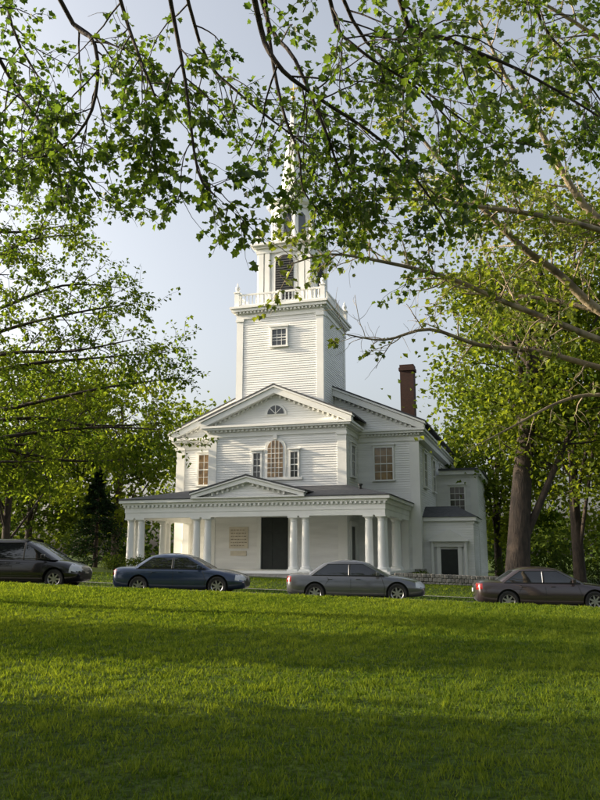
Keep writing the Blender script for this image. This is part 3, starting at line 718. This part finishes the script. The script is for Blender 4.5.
# sycamore to the right
T=Tree('sycamore_tree',M['bark2'],M['leaf_syc']); T.base=(8.8,14.2,0)
T.reject=lambda p:(p.x<2.7 and p.z<5.0)
gz0=float(gh(8.8,14.2))
T.tube(smooth([(8.8,14.2,gz0-.2),(8.75,14.2,.6),(8.6,14.1,3),(8.5,14,6),(8.6,14.1,10),(8.5,14,14)]),.50,.2,16)
S_l=[
 ([(8.5,14,4.2),(7.2,14,5.2),(5.63,14,6.1),(4.86,13.8,6.73),(4.05,13.5,7.2),(3.28,13.2,7.85),(2.54,13,8.63),(1.81,12.8,9.5)],.12,.02,.3,18,1.7,4,.5,8,.15),
 ([(8.55,14,4.0),(7,14,5.0),(5.59,14,5.53),(4.64,13.6,5.76),(3.55,13.2,6.04),(2.6,12.8,6.3),(1.44,12.5,6.48),(.5,12.2,6.5),(-.15,12,6.25)],.09,.010,.3,28,1.3,5,.5,5,.35),
 ([(8.55,14.1,3.6),(7.2,14.4,4.7),(5.75,14.5,5.12),(4.46,14,5.3),(3.26,13.6,5.32),(2.28,13.2,5.5),(1.46,13,5.25),(.76,12.8,5.3)],.08,.009,.3,22,1.0,4,.45,3,.6),
 ([(8.5,14,6.2),(7,14,7.2),(5.77,14,7.92),(5.17,13.8,8.55),(4.56,13.5,9.52),(3.81,13,10.35),(3.29,12.6,11.2)],.11,.02,.3,18,1.7,4,.5,8,.1),
 ([(8.55,14.2,3.3),(7.2,15,4.5),(5.9,15,4.69),(4.97,14.6,4.47),(3.88,14.2,3.9),(3.3,13.9,3.6)],.06,.008,.3,10,.8,3,.45,2,.6),
 ([(8.5,14,7.2),(7,15,8.2),(5.5,15.5,8.6),(4.2,15.5,8.9),(3,15.4,9.0)],.09,.015,.3,18,1.8,4,.5,9,.1),
 ([(8.5,14,8),(7.4,13,9.2),(6,12.5,10.2),(4.8,12.2,10.9),(3.6,12,11.5)],.09,.015,.3,17,1.8,4,.5,9,.1),
 ([(8.55,14,5),(7.2,15.5,6.2),(5.8,16,6.9),(4.6,16.3,7.2),(3.6,16.5,7.3)],.08,.015,.3,16,1.6,4,.5,7,.15),
 ([(8.5,14,5.6),(7.2,13.6,6.8),(5.6,13.2,7.3),(4.3,12.9,7.5),(3.0,12.7,7.6),(1.7,12.4,7.6),(.7,12.2,7.45)],.08,.010,.3,26,1.3,5,.5,6,.25),
]
for p,a,b_,t0,n1,L1,n2,L2,k,ba in S_l: grow(T,p,a,b_,t0,n1,L1,n2,L2,k,.11,droop=.02,up=.15,bare=ba)
T.done()
# left tree
T=Tree('beech_tree',M['bark'],M['leaf_beech'],shape='kite'); T.base=(-13,21.5,0)
T.reject=lambda p:p.z<3.0
g0=float(gh(-13,21.5))
T.tube(smooth([(-13,21.5,g0-.2),(-12.95,21.5,1),(-12.8,21.4,4),(-12.7,21.4,8),(-12.5,21.4,13)]),.5,.15,14)
for (z0,xe,ze,yy) in ((3.3,-6.4,3.9,19.5),(3.5,-4.6,4.1,21),(3.8,-3.6,4.8,20),(4.2,-3.9,5.4,22.5),(4.6,-3.2,6.3,20.5),(5.2,-4.0,7.0,19),(5.6,-3.9,7.4,22),(6.2,-4.6,8.4,20.5),(6.8,-5.2,9.3,21.8),(7.6,-6.0,10.2,20),(8.4,-6.6,11.2,21.5),(9.4,-8.4,12.0,20.5),(3.9,-7.2,4.6,18.0),(4.8,-7.2,6.4,17.8),(4.0,-6.4,4.8,23),(6.6,-7.4,8.6,18.8)):
    s0=Vector((-12.8,21.4,z0));e_=Vector((xe,yy,ze));md=s0.lerp(e_,.5)+Vector((0,random.uniform(-.5,.5),random.uniform(.2,.8)))
    q=s0.lerp(e_,.78)+Vector((0,random.uniform(-.4,.4),random.uniform(.1,.5)))
    grow(T,[s0,md,q,e_],.08,.010,.22,18,1.8,5,.7,13,.13,droop=.05,up=.05,bare=.15)
T.done()
def crown_tree(name,x,y,H,Rr,zc0,nblob,nleaf,size,leaf,tr,bark='bark',flat=.5,blobr=1.5,lean=(0,0)):
    T=Tree(name,M[bark],M[leaf],shape='kite'); b=float(gh(x,y)); T.base=(x,y,b)
    top=Vector((x+lean[0],y+lean[1],b+H*.8))
    tp=smooth([(x,y,b-.3),(x,y,b+.5),(x+lean[0]*.3,y+lean[1]*.3,b+H*.3),(x+lean[0]*.6+.3,y,b+H*.55),top])
    T.tube([Vector(tp[0])]+tp[1:],tr*1.25,tr*.2,12,power=.8)
    per=nleaf//nblob
    sc=[]
    for i in range(9):
        a=2*math.pi*i/9+random.uniform(-.3,.3);k=random.randint(5,len(tp)-4);s0=tp[k]
        zz=b+zc0+(H-zc0)*random.uniform(.35,.85)
        e_=Vector((x+lean[0]+math.cos(a)*Rr*.6,y+lean[1]+math.sin(a)*Rr*.6,max(zz,s0.z+1)))
        pl=smooth([s0,s0.lerp(e_,.5)+Vector((0,0,random.uniform(-.3,.5))),e_],5);T.tube(pl,tr*.32,tr*.06,7);sc+=pl[2:]
    for i in range(nblob):
        while True:
            u=rv()*random.random()**.4
            if u.z>-.85: break
        c=Vector((x+lean[0]+u.x*Rr,y+lean[1]+u.y*Rr,b+zc0+(H-zc0)*(.5+.5*u.z)))
        s0=min(sc,key=lambda p:(p-c).length+(2 if p.z>c.z else 0))
        md=s0.lerp(c,.5)+rv()*.3
        T.tube(smooth([s0,md,c],3),tr*.08,.015,4)
        br=blobr*random.uniform(.6,1.25); tone=random.uniform(.1,.9)
        g=np.stack([rng.normal(0,br*.6,per),rng.normal(0,br*.6,per),rng.normal(0,br*flat*.6,per)],-1)
        for q in range(3):
            e2=c+rv()*br*.8; T.tube([c,c.lerp(e2,.5)+rv()*.1,e2],.015,.006,3)
        for q in range(per):
            T.leafat(c+Vector(g[q]),rv(),(Vector((0,0,1))+rv()*.9).normalized(),size*random.uniform(.6,1.3),min(1,max(0,tone+random.gauss(0,.15))))
    return T.done()
crown_tree('oak_tree',9.95,36.5,20,4.9,4.5,85,17000,.27,'leaf_bg',.66,blobr=1.7,lean=(2.0,0))
crown_tree('oak_tree',15.8,45,20,6.0,4,60,12000,.32,'leaf_bg',.4,blobr=2.0)
crown_tree('oak_tree',22.5,41,19,7,3,60,11000,.32,'leaf_bg',.45,blobr=2.0)
crown_tree('oak_tree',17,68,19,6,2,45,8000,.45,'leaf_bg',.4,blobr=2.3)
crown_tree('oak_tree',27,60,20,8,2,50,8000,.45,'leaf_bg',.4,blobr=2.5)
crown_tree('maple_tree',-17.5,47,13,5.5,2,55,10500,.28,'leaf_bg',.3,blobr=1.7)
crown_tree('maple_tree',-24.5,43,16,6.5,2,55,10000,.3,'leaf_bg',.35,blobr=1.9)
crown_tree('maple_tree',-14.5,62,16,6,2,45,8000,.4,'leaf_bg',.35,blobr=2.2)
crown_tree('maple_tree',-22,64,15,7,1.5,45,8000,.42,'leaf_dark',.35,blobr=2.4)
crown_tree('maple_tree',-8,74,15.5,6,4,40,6000,.42,'leaf_bg',.35,blobr=2.2)
# trees standing outside the view on the left, towards the sun
crown_tree('maple_tree',-15,6.5,12,4.0,1.6,85,19000,.38,'leaf_dark',.4,blobr=1.6,flat=.8)
crown_tree('maple_tree',-20,17.0,12,1.3,1.0,46,10000,.36,'leaf_dark',.4,blobr=1.1,flat=.9)
# spruce
T=Tree('spruce_tree',M['bark'],M['needle'],shape='kite');x,y=-12.9,50;b=float(gh(x,y));T.base=(x,y,b)
T.tube([Vector((x,y,b-.2)),Vector((x,y,b+3)),Vector((x,y,b+6.3))],.18,.02,8)
for i in range(260):
    t=random.random()**.8;z=b+.3+t*5.8;rad=(1-t)*2.3+.12;a=random.uniform(0,2*math.pi);d=Vector((math.cos(a),math.sin(a),-.15))
    e_=Vector((x,y,z))+d*rad*random.uniform(.75,1.1);T.tube([Vector((x,y,z)),e_],.02,.006,3)
    for q in range(26):
        u=random.uniform(.25,1);p=Vector((x,y,z)).lerp(e_,u)+rv()*.1;T.leafat(p,d+rv()*.7+Vector((0,0,-.3)),Vector((0,0,1))+rv()*.6,random.uniform(.12,.24),random.random())
T.done()
def mass(name,gen,n,size,leaf):
    T=Tree(name,M['bark'],M[leaf],shape='kite')
    for _ in range(n):
        c,br,fl,tone,per=gen()
        for q in range(per):
            g=Vector((random.gauss(0,br*.5),random.gauss(0,br*.5),random.gauss(0,br*.5*fl)))
            if (c+g).z<float(gh(c.x,c.y)): g.z=abs(g.z)*.3
            T.leafat(c+g,rv(),rv(),size*random.uniform(.6,1.3),min(1,max(0,tone+random.gauss(0,.12))))
    return T.done()
def g1():
    x=random.uniform(-110,110);y=random.uniform(88,112);top=8+3*math.sin(x*.13)+2*math.sin(x*.37+1)
    return (Vector((x,y,random.uniform(0,1)**.8*top)),random.uniform(2.2,4),.8,random.uniform(0,.9),85)
mass('distant_tree_line',g1,420,.75,'leaf_dark')
def shrub(x,y,r,h,n=900,leaf='leaf_dark',size=.09):
    T=Tree('shrub',M['bark'],M[leaf],shape='kite');b=float(gh(x,y));T.base=(x,y,b)
    for i in range(9): 
        e_=Vector((x,y,b))+Vector((random.gauss(0,r*.4),random.gauss(0,r*.4),h*random.uniform(.5,.9)));T.tube([Vector((x,y,b-.05)),e_],.02,.008,4)
    for i in range(n):
        u=rv()*random.random()**.3;p=Vector((x+u.x*r,y+u.y*r,b+h*.5+u.z*h*.5*(1+.2*math.sin(u.x*5+u.y*4))))
        T.leafat(p,rv(),u+rv()*.5,size*random.uniform(.7,1.3),random.random())
    T.done()
for (x,y,r,h) in ((-10.3,44.2,.8,.9),(-9.0,43.7,.7,.8),(-7.6,43.2,.6,.7),(6.2,40.9,.6,.6),(-16,45,1.4,1.6),(-19,44,1.5,1.7),(13.5,50,1.5,1.8),(16.5,51,1.6,2.0),(19.5,52,1.6,1.7)): shrub(x,y,r,h,n=int(900*r*1.6))
# ------------------------------------------------------------------ light, sky, camera
EL=R(18); S_=Vector((-.985,.17,0)).normalized()*math.cos(EL)+Vector((0,0,math.sin(EL)))
sun=bpy.data.lights.new('sun','SUN');sun.energy=10.0;sun.angle=R(.53);sun.color=(1,.84,.60)
so=bpy.data.objects.new('sun',sun);so.rotation_euler=S_.to_track_quat('Z','Y').to_euler();so.location=(-40,5,20);link(so)
w=bpy.data.worlds.new('World');SC.world=w;w.use_nodes=True;nt=w.node_tree
bg=nt.nodes['Background'];sk=nt.nodes.new('ShaderNodeTexSky');sk.sky_type='NISHITA';sk.sun_disc=False
sk.sun_elevation=EL;sk.sun_rotation=math.atan2(S_.x,S_.y);sk.air_density=1.0;sk.dust_density=6.5;sk.ozone_density=1.0
hs=nt.nodes.new('ShaderNodeHueSaturation');hs.inputs['Saturation'].default_value=.48;hs.inputs['Value'].default_value=2.2
nt.links.new(sk.outputs[0],hs.inputs['Color']);nt.links.new(hs.outputs[0],bg.inputs[0]);bg.inputs[1].default_value=.15
cam=bpy.data.cameras.new('camera');cam.sensor_fit='VERTICAL';cam.sensor_height=36;cam.lens=35;cam.clip_end=2000;cam.clip_start=.1
co=bpy.data.objects.new('camera',cam);co.location=(0,0,1.6);co.rotation_euler=(R(90+11.27),0,0);link(co);SC.camera=co
SC.view_settings.view_transform='Standard';SC.view_settings.look='None';SC.view_settings.exposure=0
